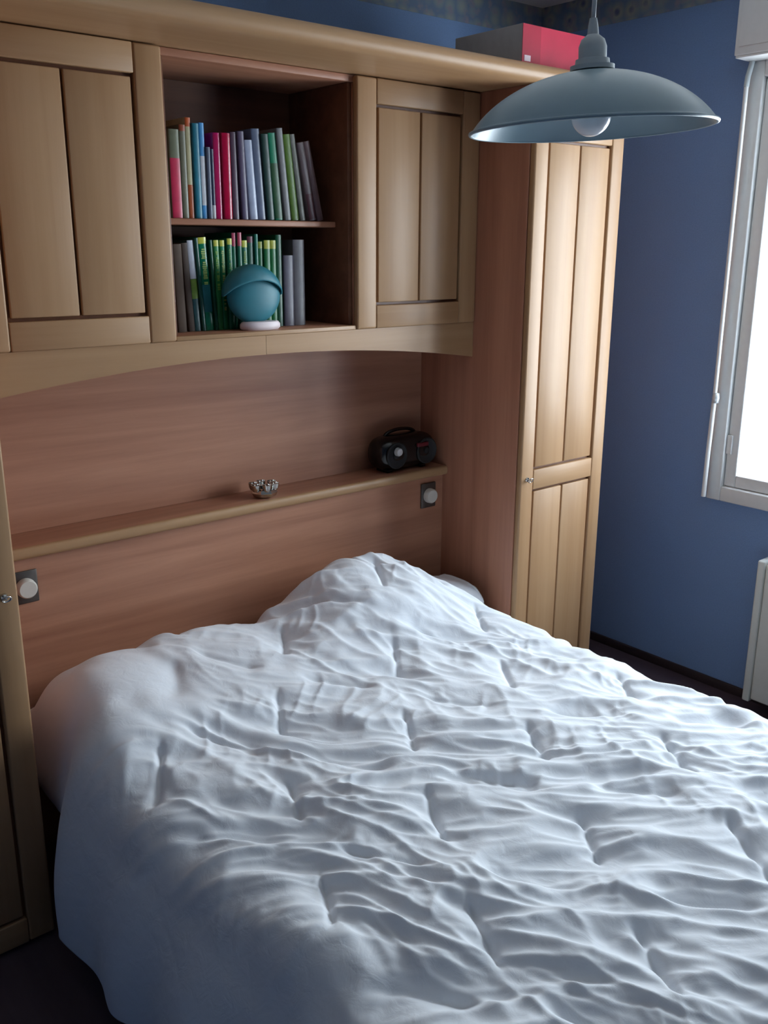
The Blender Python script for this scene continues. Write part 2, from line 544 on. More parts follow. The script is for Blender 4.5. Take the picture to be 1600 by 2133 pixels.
# bridge cabinets between the tall ones
BX0, BX1 = CAB_L + 0.001, CAB_R - 0.001
LD = (0.657, 1.157)      # left door
RD = (1.755, BX1 - 0.001)      # right door
ZB0, ZB1 = 1.393, 1.412        # bridge bottom board
YBC = YB + 0.0235              # carcass front
YBK = 2.56
def bridge_cab(x0, x1, dx0, dx1, label):
    root = thing('wall_cabinet', label, 'cabinet', ((x0 + x1) / 2, 2.4, ZB1), 'bridge cabinets over the bed')
    B('side_panel', (x0, x0 + 0.018, YBC, YBK - 0.008, ZB1 + 0.0005, ZT - 0.02), 'cherry_v', root, 0.001)
    B('side_panel', (x1 - 0.018, x1, YBC, YBK - 0.008, ZB1 + 0.0005, ZT - 0.02), 'cherry_v', root, 0.001)
    B('shelf', (x0 + 0.0185, x1 - 0.0185, YBC + 0.03, YBK - 0.009, 1.70, 1.716), 'cherry_dark', root, 0)
    B('back_panel', (x0, x1, YBK - 0.0075, YBK, ZB1 + 0.0005, ZT - 0.02), 'cherry_dark', root, 0)
    panel_door(root, dx0, dx1, 1.40, ZT - 0.003, YB, 0.074, [(1.40, 1.468), (2.034, ZT - 0.003)], None)
    return root
bridge_cab(BX0, 1.157, LD[0], LD[1], 'pale framed bridge cabinet left of the open bookshelf')
bridge_cab(1.757, BX1, RD[0], RD[1], 'pale framed bridge cabinet right of the open bookshelf')
# open book compartment
root = thing('open_bookshelf', 'open dark wood shelf compartment holding two rows of books', 'bookshelf', (1.457, 2.4, ZB1))
OX0, OX1 = 1.1575, 1.7565
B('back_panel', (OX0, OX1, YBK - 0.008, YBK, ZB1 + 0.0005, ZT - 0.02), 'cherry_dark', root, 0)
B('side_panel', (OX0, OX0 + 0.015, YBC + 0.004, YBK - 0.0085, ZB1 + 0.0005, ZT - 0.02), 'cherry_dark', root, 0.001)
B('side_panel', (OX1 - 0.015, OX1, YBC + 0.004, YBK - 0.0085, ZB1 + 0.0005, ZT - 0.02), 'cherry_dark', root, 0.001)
SH = 1.710
B('shelf', (OX0 + 0.0155, OX1 - 0.0155, 2.318, YBK - 0.0085, SH - 0.016, SH), 'cherry_h', root, 0.003, 3)
# long boards shared by the bridge
root = thing('bridge_frame', 'pale arched valance and long boards spanning the bed under the bridge cabinets', 'valance', (1.4335, 2.4, ZB0))
B('bottom_board', (BX0, BX1, YBC + 0.0005, YBK, ZB0 + 0.0005, ZB1), 'cherry_h', root, 0.001)
B('top_board', (BX0, BX1, YBC - 0.004, YBK, ZT - 0.0195, ZT - 0.0005), 'cherry_h', root, 0.002)
def arch(x):
    return 1.347 - 0.0605 * ((x - 1.4335) / 0.8) ** 2
xm = 1.4335
for a, b in ((BX0, xm - 0.0005), (xm + 0.0005, BX1)):
    poly = [(a, 1.3925)] if False else []
    xs = np.linspace(a, b, 33)
    poly = [(x, arch(x)) for x in xs] + [(b, 1.3995), (a, 1.3995)]
    bm = bmesh.new()
    prism(bm, poly, YBC - 0.0165, YBC)
    link('valance_board', bm, 'maple_h', root, True, 40)
B('front_lip', (OX0 + 0.001, OX1 - 0.003, YBC - 0.0165, YBC, 1.3998, ZB1 - 0.0003), 'maple_h', root, 0.0015)

# headboard: recessed upper back, ledge, lower panel, two switches
root = thing('headboard', 'reddish brown wood headboard panelling with a pale edged ledge behind the bed', 'headboard', (1.4335, 2.45, 0))
B('upper_panel', (BX0, BX1, 2.495, 2.512, 0.8865, ZB0 - 0.0005), 'cherry_h', root, 0)
B('lower_panel', (BX0, BX1, 2.372, 2.39, 0.0, 0.8545), 'cherry_h', root, 0)
B('ledge_board', (BX0, BX1, 2.364, 2.51, 0.856, 0.886), 'cherry_h', root, 0.0)
bm = bmesh.new()
prof = [(2.3635, 0.8862), (2.3635, 0.8553), (2.357, 0.8553)]
for a in np.linspace(-90, 90, 11):
    prof.append((2.357 - 0.009 * math.cos(math.radians(a)), 0.8708 + 0.0154 * math.sin(math.radians(a))))
prism(bm, prof, BX0, BX1, 'X')
link('ledge_edge', bm, 'maple_h', root, True, 40)

def switch(x, z, label):
    r = thing('light_switch', label, 'switch', (x, 2.371, z - 0.045), 'headboard switches')
    B('plate', (x - 0.034, x + 0.034, 2.3645, 2.3715, z - 0.045, z + 0.045), 'metal_dark', r, 0.003)
    bm = bmesh.new()
    lathe(bm, [(0, -0.022), (0.022, -0.022), (0.0255, -0.018), (0.0265, -0.004), (0.026, -0.0002), (0, -0.0002)], (x, 2.3645, z), 36, 'Y')
    link('knob', bm, 'knob', r, True, 40)
switch(0.746, 0.776, 'dark plate with round white knob at the left end of the headboard')
switch(2.178, 0.787, 'dark plate with round white knob at the right end of the headboard under the radio')

# ------------------------------------------------------------------ bed, mattress, pillow, duvet
DXL, DXR = 0.598, 2.185
root = thing('bed', 'double bed hidden beneath the white quilted duvet', 'bed', (1.42, 1.33, 0))
B('base', (0.77, 2.07, 0.33, 2.33, 0.10, 0.235), 'cherry_dark', root, 0.006)
for x in (0.76, 2.04):
    for y in (0.40, 2.26):
        bm = bmesh.new()
        lathe(bm, [(0, 0), (0.022, 0), (0.03, 0.099), (0, 0.099)], (x, y, 0), 20)
        link('leg', bm, 'cherry_dark', root, True, 40)
B('mattress', (0.76, 2.075, 0.31, 2.34, 0.236, 0.40), 'mattress', root, 0.045, 5)

def ss(a, b, x):
    t = np.clip((x - a) / (b - a), 0, 1)
    return t * t * (3 - 2 * t)

def vnoise(P, seed=0.0):
    """value of smooth 3d noise at an array of points"""
    out = np.empty(len(P))
    f = noise.noise
    for i, p in enumerate(P):
        out[i] = f((p[0] + seed, p[1] - seed * 0.7, p[2] + seed * 1.3))
    return out

PCX, PCY, PHX, PHY, PTH = 1.872, 2.205, 0.355, 0.128, 0.062
def pillow_top(x, y):
    u, v = (x - PCX) / PHX, (y - PCY) / PHY
    k = (np.clip(1 - np.abs(u) ** 5, 0, 1) * np.clip(1 - np.abs(v) ** 3.2, 0, 1)) ** 0.42
    return np.where((np.abs(u) < 1) & (np.abs(v) < 1), 0.404 + 2 * PTH * k * (1 - 0.22 * np.clip(u, 0, 1) ** 2), 0)

def duvet():
    NU, NV = 540, 600
    zt, rl, r, zhl, zhr = 0.475, 0.105, 0.135, 0.10, 0.17
    # arc length across: left drop, left round, top, right round, right drop
    Wt = (DXR - DXL) - r - rl
    LL, LR = zt - rl - zhl, zt - r - zhr
    q, ql = PI / 2 * r, PI / 2 * rl
    tot = LL + ql + Wt + q + LR
    s = np.linspace(0, tot, NU)
    x = np.empty(NU); z = np.empty(NU); nx = np.empty(NU); nz = np.empty(NU)
    for i, a in enumerate(s):
        if a < LL:
            x[i], z[i], nx[i], nz[i] = DXL, zhl + a, -1, 0
        elif a < LL + ql:
            t = (a - LL) / rl
            x[i], z[i] = DXL + rl - rl * math.cos(t), zt - rl + rl * math.sin(t)
            nx[i], nz[i] = -math.cos(t), math.sin(t)
        elif a < LL + ql + Wt:
            x[i], z[i], nx[i], nz[i] = DXL + rl + (a - LL - ql), zt, 0, 1
        elif a < LL + ql + q + Wt:
            t = (a - LL - ql - Wt) / r
            x[i], z[i] = DXR - r + r * math.sin(t), zt - r + r * math.cos(t)
            nx[i], nz[i] = math.sin(t), math.cos(t)
        else:
            x[i], z[i], nx[i], nz[i] = DXR, zt - r - (a - LL - ql - q - Wt), 1, 0
    yh, yf = 2.335, 0.24
    yy = np.linspace(yf, yh, NV)
    X, Y = np.meshgrid(x, yy); Z, _ = np.meshgrid(z, yy)
    NX, _ = np.meshgrid(nx, yy); NZ, _ = np.meshgrid(nz, yy)
    S, _ = np.meshgrid(s, yy)
    top = np.clip(NZ, 0, 1)
    nl, nr = np.clip(-NX, 0, 1), np.clip(NX, 0, 1)
    hgt = np.clip((Z - 0.1) / 0.375, 0, 1)
    X = X - 0.020 * np.sin(hgt * PI) * nl + 0.022 * np.sin(hgt * PI) * nr
    fold = 0.012 * np.sin(Y * 15 + 2.2 * np.sin(Y * 4.1)) * (1 - hgt) * nl
    X = X - 0.012 * (1 - hgt) * nl + fold
    # away from the head the left side slopes instead of standing upright
    lean = 0.035 + 0.065 * (1 - ss(1.15, 1.95, Y))
    wl = np.where(NX < 0, hgt ** 1.3, np.clip((1.15 - X) / (1.15 - DXL - rl), 0, 1))
    X = X + lean * wl
    # between the cabinets the duvet is squeezed in
    tuck = ss(1.84, 2.0, Y)
    cx = (DXL + DXR) / 2
    X = X + tuck * (0.075 * np.clip((cx - X) / (cx - DXL), 0, 1.1) ** 2.0)
    X = X - ss(1.95, 2.12, Y) * (0.06 * np.clip((X - cx) / (DXR - cx), 0, 1.1) ** 3.0)
    hem = 0.025 + 0.035 * np.sin(Y * 5.2 + 1.2) + 0.02 * np.sin(Y * 11.0) + 0.20 * ss(1.92, 2.0, Y)
    Z = Z + np.where(NX < -0.5, hem * (1 - hgt) ** 1.5, 0)
    # mounds over the pillows
    def g(cx_, cy_, sx, sy, p=2.0):
        return np.exp(-(np.abs((X - cx_) / sx) ** p + np.abs((Y - cy_) / sy) ** p))
    tw = ss(0.0, 0.75, top)
    mound = 0.172 * g(1.72, 2.18, 0.27, 0.27, 2.6) + 0.092 * g(1.02, 2.15, 0.34, 0.36, 2.6) \
        + 0.02 * g(1.95, 2.0, 0.2, 0.22)
    lefth = 0.075 * np.exp(-((Y - 1.98) / 0.26) ** 2) * np.exp(-((X - 0.74) / 0.15) ** 2) * hgt ** 2
    Z = Z + mound * ss(-0.1, 0.8, top) + lefth
    crown = 0.022 * (1 - ((X - cx) / 0.8) ** 2) - 0.014 * (X - cx)
    Z = Z + crown * tw
    he = ss(2.19, yh, Y)
    Z = Z - he ** 2.2 * (Z - 0.43).clip(0) * 0.92
    Y = Y - 0.012 * he
    fe = 1 - ss(yf, yf + 0.14, Y)
    Z = Z - fe ** 2 * (Z - 0.30).clip(0)

    # ---- quilting: short stitched dashes along two slanting directions
    c1 = (math.cos(math.radians(56)), math.sin(math.radians(56)))
    r1 = (math.cos(math.radians(-48)), math.sin(math.radians(-48)))
    U = (S - LL - ql) + DXL + rl          # runs on over the rounded edges
    P2 = np.stack([U.ravel(), Y.ravel()], 1)
    e2 = np.array((math.cos(math.radians(-42)), math.sin(math.radians(-42))))
    e1 = np.array((math.cos(math.radians(48)), math.sin(math.radians(48))))
    a = P2 @ e1; b = P2 @ e2
    z0 = np.zeros_like(a)
    warp = vnoise(np.stack([a * 2.6, b * 2.2, z0], 1), 3.1)
    warp2 = vnoise(np.stack([a * 6, b * 4.5, z0], 1), 8.4)
    sh = X.shape
    px = U - 1.13 + 0.02 * warp.reshape(sh); py = Y - 1.745 + 0.02 * warp2.reshape(sh)
    det = r1[0] * c1[1] - r1[1] * c1[0]
    I = (px * c1[1] - py * c1[0]) / det / 0.315
    J = (r1[0] * py - r1[1] * px) / det / 0.36
    di = (I - np.round(I)) * 0.315
    fj = np.abs(J - np.round(J)) * 0.36
    fi = np.abs((I - 0.5) - np.round(I - 0.5)) * 0.315
    dj2 = ((J - 0.5) - np.round(J - 0.5)) * 0.36
    mcol = 1 - ss(0.060, 0.100, fj)
    mrow = 1 - ss(0.060, 0.120, fi)
    def soft(d, w):
        return np.exp(-(np.sqrt(d * d + (0.25 * w) ** 2) / w) ** 1.4)
    pit = np.maximum(mcol * soft(di, 0.0075), 0.6 * mrow * soft(dj2, 0.009))
    wide = np.maximum(mcol * np.exp(-(di / 0.055) ** 2), 0.8 * mrow * np.exp(-(dj2 / 0.055) ** 2))

    def rid(n_, k, p, e=0.06):
        v = np.clip(1 + e * k - np.sqrt(n_ * n_ + e * e) * k, 0, None)
        return v ** p
    aa = a + 0.075 * warp + 0.022 * warp2
    bb = b + 0.05 * warp2
    n1 = vnoise(np.stack([aa * 13, bb * 3.6, z0], 1), 11.0)
    n2 = vnoise(np.stack([aa * 31, bb * 8.5, z0], 1), 21.0)
    # second family of folds, turned about 35 degrees and patchy
    ct, st = math.cos(0.6), math.sin(0.6)
    a3, b3 = aa * ct + bb * st, bb * ct - aa * st
    n3 = vnoise(np.stack([a3 * 20, b3 * 5, z0], 1), 31.0)
    # short puckers across
    n5 = vnoise(np.stack([a * 6.0, bb * 21, z0], 1), 51.0)
    n4 = vnoise(np.stack([a * 8, b * 6, z0], 1), 41.0)
    n6 = vnoise(np.stack([a * 3.4, b * 3.0, z0], 1), 61.0)
    m3 = np.clip(0.5 + 1.6 * n6, 0, 1)
    m5 = np.clip(0.15 + 1.8 * n4, 0, 1)
    w = (0.0140 * rid(n1, 2.1, 1.7) + 0.0050 * rid(n2, 2.2, 1.7) * (1 - 0.4 * m3) + 0.0075 * rid(n3, 2.2, 1.6) * m3
         + 0.0050 * rid(n5, 2.6, 1.8) * m5 + 0.009 * n1 + 0.007 * n4 + 0.006 * n6).reshape(sh)
    puff = 0.015 - 0.013 * wide - 0.018 * pit
    amp = 0.10 + 0.90 * ss(0.25, 0.85, top)
    edge_r = np.where(NX > 0.3, 0.55, 1.0)
    damp = 1 - 0.60 * ss(1.75, 1.95, Y) * (1 - ss(1.15, 1.40, X))
    disp = (w * damp + puff) * amp * edge_r
    # light smoothing so that the folds stay round
    for _ in range(1):
        dd = disp.copy()
        dd[1:-1, 1:-1] = (4 * disp[1:-1, 1:-1] + 2 * (disp[:-2, 1:-1] + disp[2:, 1:-1] + disp[1:-1, :-2] + disp[1:-1, 2:])
                          + disp[:-2, :-2] + disp[2:, 2:] + disp[:-2, 2:] + disp[2:, :-2]) / 16
        disp = dd
    X = X + NX * disp * 0.6
    Z = Z + np.maximum(NZ, 0.15) * disp
    # soften the rounded corner by the left cabinet
    mk = ss(1.78, 1.98, Y) * (1 - ss(0.86, 1.04, X))
    for _ in range(90):
        for A in (X, Z):
            bl = A.copy()
            bl[1:-1, 1:-1] = (A[:-2, 1:-1] + A[2:, 1:-1] + A[1:-1, :-2] + A[1:-1, 2:]) / 4
            A += mk * (bl - A)
    # it lies over the pillow instead of dropping through it
    need = pillow_top(X, Y) + 0.018
    lack = np.clip(need - Z, 0, None) * (need > 0.42)
    X = X + 0.12 * lack * (NX > 0.05)
    Z = Z + lack
    X = np.where(Y > 2.0, np.clip(X, CAB_L + 0.012, CAB_R - 0.012), X)

    V = np.stack([X, Y, Z], -1).reshape(-1, 3)
    root = thing('duvet', 'rumpled white quilted duvet spread over the bed', 'duvet', (1.4, 1.3, 0.4))
    V = V - np.array(root['_w'])
    idx = np.arange(NU * NV).reshape(NV, NU)
    faces = np.stack([idx[:-1, :-1], idx[:-1, 1:], idx[1:, 1:], idx[1:, :-1]], -1).reshape(-1, 4)
    me = bpy.data.meshes.new('duvet_cloth')
    me.from_pydata(V.tolist(), [], faces.tolist())
    me.materials.append(M['duvet'])
    me.polygons.foreach_set('use_smooth', [True] * len(me.polygons))
    me.update()
    o = bpy.data.objects.new('duvet_cloth', me)
    COL.objects.link(o)
    o.parent = root
    sol = o.modifiers.new('thickness', 'SOLIDIFY')
    sol.thickness = 0.012
    sol.offset = -1
    return root
duvet()

def pillow():
    root = thing('pillow', 'pale pillow peeking out beside the duvet against the tall cabinet', 'pillow', (1.87, 2.2, 0.42))
    bm = bmesh.new()
    n = 40
    g = {}
    for sgn in (1, -1):
        for i in range(n + 1):
            for j in range(n + 1):
                u, v = i / n * 2 - 1, j / n * 2 - 1
                k = (max(0, 1 - abs(u) ** 5) * max(0, 1 - abs(v) ** 3.2)) ** 0.42
                if sgn < 0 and k < 1e-6:
                    g[(sgn, i, j)] = g[(1, i, j)]
                    continue
                zz = 2 * PTH * k * (1 - 0.22 * max(0, u) ** 2) if sgn > 0 else -0.001
                g[(sgn, i, j)] = bm.verts.new((PCX + PHX * u, PCY + PHY * v, 0.404 + zz))
    for sgn in (1, -1):
        for i in range(n):
            for j in range(n):
                q = [g[(sgn, i, j)], g[(sgn, i + 1, j)], g[(sgn, i + 1, j + 1)], g[(sgn, i, j + 1)]]
                try:
                    bm.faces.new(q)
                except ValueError:
                    pass
    link('pillow_case', bm, 'pillow', root, True)
pillow()

# ------------------------------------------------------------------ pendant lamp
LX, LY, LZ = 1.267, 1.011, 1.822
root = thing('pendant_lamp', 'blue grey dish shaped pendant lamp with a white bulb hanging over the bed', 'lamp', (LX, LY, LZ))
R = 0.19
outer = []
for t in np.linspace(0, 1, 22):
    a = t * 1.12
    outer.append((R * math.sin(a) / math.sin(1.12), 0.083 * (math.cos(a) - math.cos(1.12)) / (1 - math.cos(1.12))))
outer[0] = (0.026, outer[0][1])
inner = [(max(r - 0.001, 0.024), h - 0.0028) for r, h in outer]
bm = bmesh.new()
lathe(bm, [p for p in outer] + [(R + 0.0015, -0.0015)] + [p for p in inner[::-1]], (LX, LY, LZ), 96)
link('lamp_shade', bm, 'shade', root, True, 60)
bm = bmesh.new()
ring = [(R + 0.0012 + 0.003 * math.cos(a), -0.0015 + 0.003 * math.sin(a)) for a in np.linspace(0, 2 * PI, 9)]
lathe(bm, ring, (LX, LY, LZ), 96)
link('shade_rim', bm, 'shade', root, True)
zt = LZ + 0.083
bm = bmesh.new()
lathe(bm, [(0, -0.012), (0.020, -0.012), (0.020, 0.0), (0.034, 0.0005), (0.034, 0.007), (0.027, 0.008), (0.026, 0.016), (0.0215, 0.017), (0.0215, 0.034),
           (0.018, 0.044), (0.009, 0.051), (0.0075, 0.064), (0.0055, 0.074), (0, 0.075)], (LX, LY, zt), 40)
link('lamp_holder', bm, 'holder', root, True, 40)
bm = bmesh.new()
prof = [(0, -0.012)]
for a in np.linspace(-80, 52, 20):
    prof.append((0.031 * math.cos(math.radians(a)), 0.018 + 0.031 * math.sin(math.radians(a))))
prof += [(0.015, 0.052), (0.0135, 0.058), (0.0135, 0.0708), (0, 0.0708)]
lathe(bm, prof, (LX, LY, LZ), 40)
link('bulb', bm, 'bulb', root, True, 60)
bm = bmesh.new()
tp = Vector((LX, LY, LZ)) + (Matrix.Rotation(math.radians(-2.6), 4, fw) @ Matrix.Rotation(math.radians(0.8), 4, rt0)) @ Vector((0, 0, 0.083 + 0.072))
tube(bm, [tp, tp + Vector((0, 0, 0.012)), tp.lerp(Vector((LX, LY, ZC)), 0.5), (LX, LY, ZC - 0.02)], 0.0036)
link('cord', bm, 'cord', root, True)
bm = bmesh.new()
lathe(bm, [(0.006, -0.045), (0.03, -0.04), (0.045, -0.02), (0.048, -0.0005), (0, -0.0005)], (LX, LY, ZC), 32)
link('ceiling_rose', bm, 'cord', root, True, 50)

# the shade hangs a little askew
tilt = Matrix.Rotation(math.radians(-2.6), 4, fw) @ Matrix.Rotation(math.radians(0.8), 4, rt0)
for c in root.children:
    if c.name.split('.')[0] in ('lamp_shade', 'shade_rim', 'lamp_holder', 'bulb'):
        c.matrix_local = tilt

# ------------------------------------------------------------------ red box on top
root = thing('storage_box', 'flat red and grey cardboard box on top of the tall cabinet', 'box', (2.39, 2.17, 2.156))
B('box_body', (2.226, 2.58, 2.047, 2.33, 2.1555, 2.268), 'grey_card', root, 0.002)
B('front_print', (2.226, 2.305, 2.0452, 2.0468, 2.157, 2.2675), 'red_box2', root, 0)
B('front_print', (2.3052, 2.58, 2.0452, 2.0468, 2.157, 2.2675), 'red_box', root, 0)
B('label', (2.235, 2.262, 2.0442, 2.0451, 2.168, 2.184), 'label', root, 0)
B('label', (2.525, 2.578, 2.0442, 2.0451, 2.236, 2.256), 'label', root, 0)

# ------------------------------------------------------------------ books
def make_book(label, x0, t, h, lean, ysp, z0, depth, col, bands=(), group=None, letter=None, gloss=0.35):
    root = thing('book', label, 'book', (x0, ysp, z0), group)
    rot = Matrix.Rotation(-lean, 4, 'Y')
    org = Vector((x0, ysp, z0))
    def fin(name, bm, mat, parent, smooth=False, angle=None):
        bmesh.ops.transform(bm, matrix=rot, verts=bm.verts[:])
        bmesh.ops.translate(bm, verts=bm.verts[:], vec=org)
        return link(name, bm, mat, parent, smooth, angle)
    # cover: two boards and a slightly rounded spine
    b = 0.0022 if t > 0.014 else 0.0014
    rs = min(0.003, t * 0.2)
    prof = []
    for a in np.linspace(180, 360, 9):
        prof.append((t / 2 + t / 2 * math.cos(math.radians(a)), rs + rs * math.sin(math.radians(a))))
    prof += [(t, depth), (t - b, depth), (t - b, rs + 0.003), (b, rs + 0.003), (b, depth), (0, depth)]
    bm = bmesh.new()
    A = [bm.verts.new((x, y, 0.0005)) for x, y in prof]
    C = [bm.verts.new((x, y, h)) for x, y in prof]
    bm.faces.new(A); bm.faces.new(C)
    for i in range(len(prof)):
        j = (i + 1) % len(prof)
        bm.faces.new((A[i], A[j], C[j], C[i]))
    cov = fin('cover', bm, cover_mat(col, gloss), root, True, 45)
    bm = bmesh.new()
    box(bm, b + 0.0002, t - b - 0.0002, rs + 0.0034, depth - 0.003, 0.003, h - 0.003)
    fin('pages', bm, 'paper', root)
    for z_a, z_b, c in bands:
        pr = []
        e = 0.0004
        for a in np.linspace(200, 340, 9):
            pr.append((t / 2 + (t / 2) * math.cos(math.radians(a)), rs - e + (rs) * math.sin(math.radians(a))))
        for a in np.linspace(340, 200, 9):
            pr.append((t / 2 + (t / 2 - 0.0002) * math.cos(math.radians(a)), rs + e + (rs) * math.sin(math.radians(a))))
        bm = bmesh.new()
        A = [bm.verts.new((x, y, z_a * h + 0.0006)) for x, y in pr]
        C = [bm.verts.new((x, y, z_b * h - 0.0002)) for x, y in pr]
        bm.faces.new(A); bm.faces.new(C)
        for i in range(len(pr)):
            j = (i + 1) % len(pr)
            bm.faces.new((A[i], A[j], C[j], C[i]))
        fin('spine_band', bm, cover_mat(c, gloss), cov, True, 45)
    if letter:
        za, zb, c, seed = letter
        rnd = random.Random(seed)
        bm = bmesh.new()
        zz = za * h
        while zz < zb * h:
            l = rnd.uniform(0.003, 0.006)
            w = t * rnd.uniform(0.16, 0.26)
            box(bm, t * 0.5 - w, t * 0.5 + w, -0.0011, 0.0004, zz, zz + l * 0.62)
            zz += l + (0.006 if rnd.random() < 0.16 else 0)
        fin('spine_lettering', bm, cover_mat(c, 0.5), cov)
    return root

def shelve(rows, z0, ysp, group, xstart):
    xr, pl, ph = xstart, 0.0, 0.0
    for i, row in enumerate(rows):
        label, x0, t, h, lean, col = row[:6]
        kw = row[6] if len(row) > 6 else {}
        tl, pt = math.tan(lean), math.tan(pl)
        need = xr
        if lean > pl:
            need = xr + min(h * math.cos(lean), ph) * (tl - pt)
        x0 = max(x0, need + 0.0006)
        make_book(label, x0, t, h, lean, ysp + (i * 37 % 5) * 0.0016, z0, kw.pop('depth', 0.15), col, group=group, **kw)
        xr, pl, ph = x0 + t / math.cos(lean), lean, h * math.cos(lean)

TOPG, BOTG = 'books on the upper shelf', 'books on the lower shelf'
YEL = (206, 206, 84)
shelve([
    ('grey green book with a pink red lower spine, first by the left cabinet door', 1.214, .030, .219, 0, (112, 116, 92), dict(bands=[(0, .68, (208, 44, 84))])),
    ('plain olive grey book with a rust top, beside the cream and orange one', 1.246, .019, .232, 0, (118, 116, 96), dict(bands=[(.93, 1, (150, 66, 28))])),
    ('cream spined book with orange top and bottom, tallest of the upper row', 1.266, .017, .251, 0, (198, 190, 150), dict(bands=[(0, .34, (176, 84, 36)), (.91, 1, (190, 88, 36))])),
    ('teal spined book left of the blue and white book', 1.284, .020, .238, 0, (24, 118, 140), {}),
    ('blue and white spined book between the teal and the short grey book', 1.305, .0165, .241, 0, (70, 150, 214), dict(bands=[(.14, .66, (214, 218, 226))])),
    ('short slate grey book right of the blue and white one', 1.322, .012, .182, 0, (92, 100, 122), {}),
    ('short dark navy book with a white foot, left of the magenta book', 1.335, .011, .178, 0, (34, 42, 74), dict(bands=[(0, .2, (190, 190, 194))])),
    ('glossy magenta book on the upper shelf', 1.347, .0225, .220, 0, (190, 26, 104), dict(gloss=.15, bands=[(0, .98, (186, 30, 92))])),
    ('glossy crimson book right of the magenta one', 1.370, .0275, .221, 0, (182, 16, 62), dict(gloss=.15)),
    ('dark plum book right of the crimson one', 1.400, .021, .225, .008, (78, 50, 72), {}),
    ('dark purple grey book left of the pale blue grey one', 1.423, .0205, .228, .03, (88, 76, 104), {}),
    ('pale blue grey book leaning slightly on the upper shelf', 1.446, .026, .208, .062, (166, 176, 200), dict(gloss=.25)),
    ('slate blue book leaning right of the pale blue grey one', 1.476, .028, .239, .064, (98, 108, 134), dict(gloss=.25)),
    ('very dark green book leaning left of the bright green topped one', 1.508, .024, .227, .066, (22, 58, 52), {}),
    ('bright green topped book with dark lower spine on the upper shelf', 1.534, .026, .232, .082, (10, 128, 92), dict(bands=[(.02, .66, (44, 86, 52))])),
    ('leaning grey book between the green topped and the olive green one', 1.562, .021, .246, .096, (128, 128, 130), {}),
    ('olive green book leaning on the upper shelf', 1.588, .025, .232, .112, (88, 122, 36), {}),
    ('narrow pale grey book leaning right of the olive green one', 1.616, .018, .235, .14, (132, 134, 126), {}),
    ('mauve grey book leaning heavily near the right end of the upper row', 1.642, .024, .215, .19, (112, 96, 98), dict(bands=[(.02, .35, (86, 44, 52))])),
    ('brownish grey book leaning, second from the right end of the upper row', 1.672, .022, .221, .215, (116, 92, 94), {}),
], SH + 0.0003, 2.328, TOPG, 1.175)

shelve([
    ('dark brown book, first of the lower row by the left cabinet door', 1.216, .027, .232, .02, (84, 62, 46), dict(gloss=.7)),  # shadow over this end of the row is put into the brown cover colour
    ('second dark brown book of the lower row, left of the white topped one', 1.248, .019, .235, .05, (72, 54, 44), dict(gloss=.7)),  # cover darkened for shadow like its neighbour
    ('white topped book with a green middle on the lower shelf', 1.269, .020, .242, .052, (38, 82, 88), dict(bands=[(.58, 1, (206, 212, 226)), (.36, .58, (122, 158, 60))])),
    ('narrow dark green book right of the white topped one', 1.291, .011, .248, .054, (14, 76, 62), {}),
    ('wide green book with a yellow top and blue picture spine', 1.304, .026, .250, .058, (12, 122, 86), dict(gloss=.2, bands=[(.93, 1, YEL), (.2, .5, (46, 118, 126))], letter=(.5, .88, (176, 210, 110), 3))),
    ('thin dark green book behind the leaning yellow topped one', 1.332, .009, .243, .040, (8, 84, 60), {}),
    ('light green book with a yellow top, left of the pale lettered one', 1.343, .0165, .243, .024, (52, 142, 74), dict(bands=[(.93, 1, YEL)], letter=(.45, .88, (150, 196, 90), 5))),
    ('green book with long pale yellow lettering down its spine', 1.361, .0165, .243, .012, (30, 140, 84), dict(bands=[(.93, 1, YEL)], letter=(.22, .88, (196, 206, 128), 7))),
    ('green yellow topped book left of the two pink topped ones', 1.379, .0165, .248, 0, (18, 118, 80), dict(bands=[(.93, 1, YEL)], letter=(.5, .88, (120, 178, 100), 9))),
    ('left one of the two taller green books with pink tops', 1.396, .0145, .263, 0, (12, 112, 80), dict(bands=[(.86, 1, (190, 72, 98))])),
    ('right one of the two taller green books with pink tops', 1.4115, .0145, .264, 0, (10, 104, 74), dict(bands=[(.86, 1, (182, 66, 92))])),
    ('green book with a yellow top right behind the teal ornament peak', 1.427, .0185, .243, 0, (10, 110, 76), dict(bands=[(.92, 1, YEL)], letter=(.5, .88, (140, 176, 80), 13))),
    ('dark green book with a plum top behind the teal ornament', 1.4465, .0215, .254, 0, (6, 82, 58), dict(bands=[(.93, 1, (100, 40, 58))])),
    ('narrow teal green book standing taller behind the teal ornament', 1.469, .0115, .260, 0, (20, 116, 96), {}),
    ('green book with a faded yellow top right of the narrow teal one', 1.4815, .016, .240, 0, (20, 104, 58), dict(bands=[(.92, 1, (160, 170, 70))])),
    ('left one of the yellow topped green pair before the grey books', 1.4985, .0215, .244, 0, (14, 108, 54), dict(bands=[(.9, 1, (178, 180, 70))])),
    ('right one of the yellow topped green pair before the grey books', 1.521, .0205, .244, 0, (12, 110, 50), dict(bands=[(.9, 1, (178, 180, 70))])),
    ('last dark green book of the lower row, next to the short grey one', 1.5425, .021, .259, 0, (8, 80, 48), {}),
    ('short thick mauve grey book at the right of the lower row', 1.566, .034, .202, 0, (104, 98, 112), {}),
    ('tall thick grey book closing the right end of the lower row', 1.602, .040, .246, 0, (114, 110, 114), {}),
], ZB1 + 0.0003, 2.336, BOTG, 1.176)

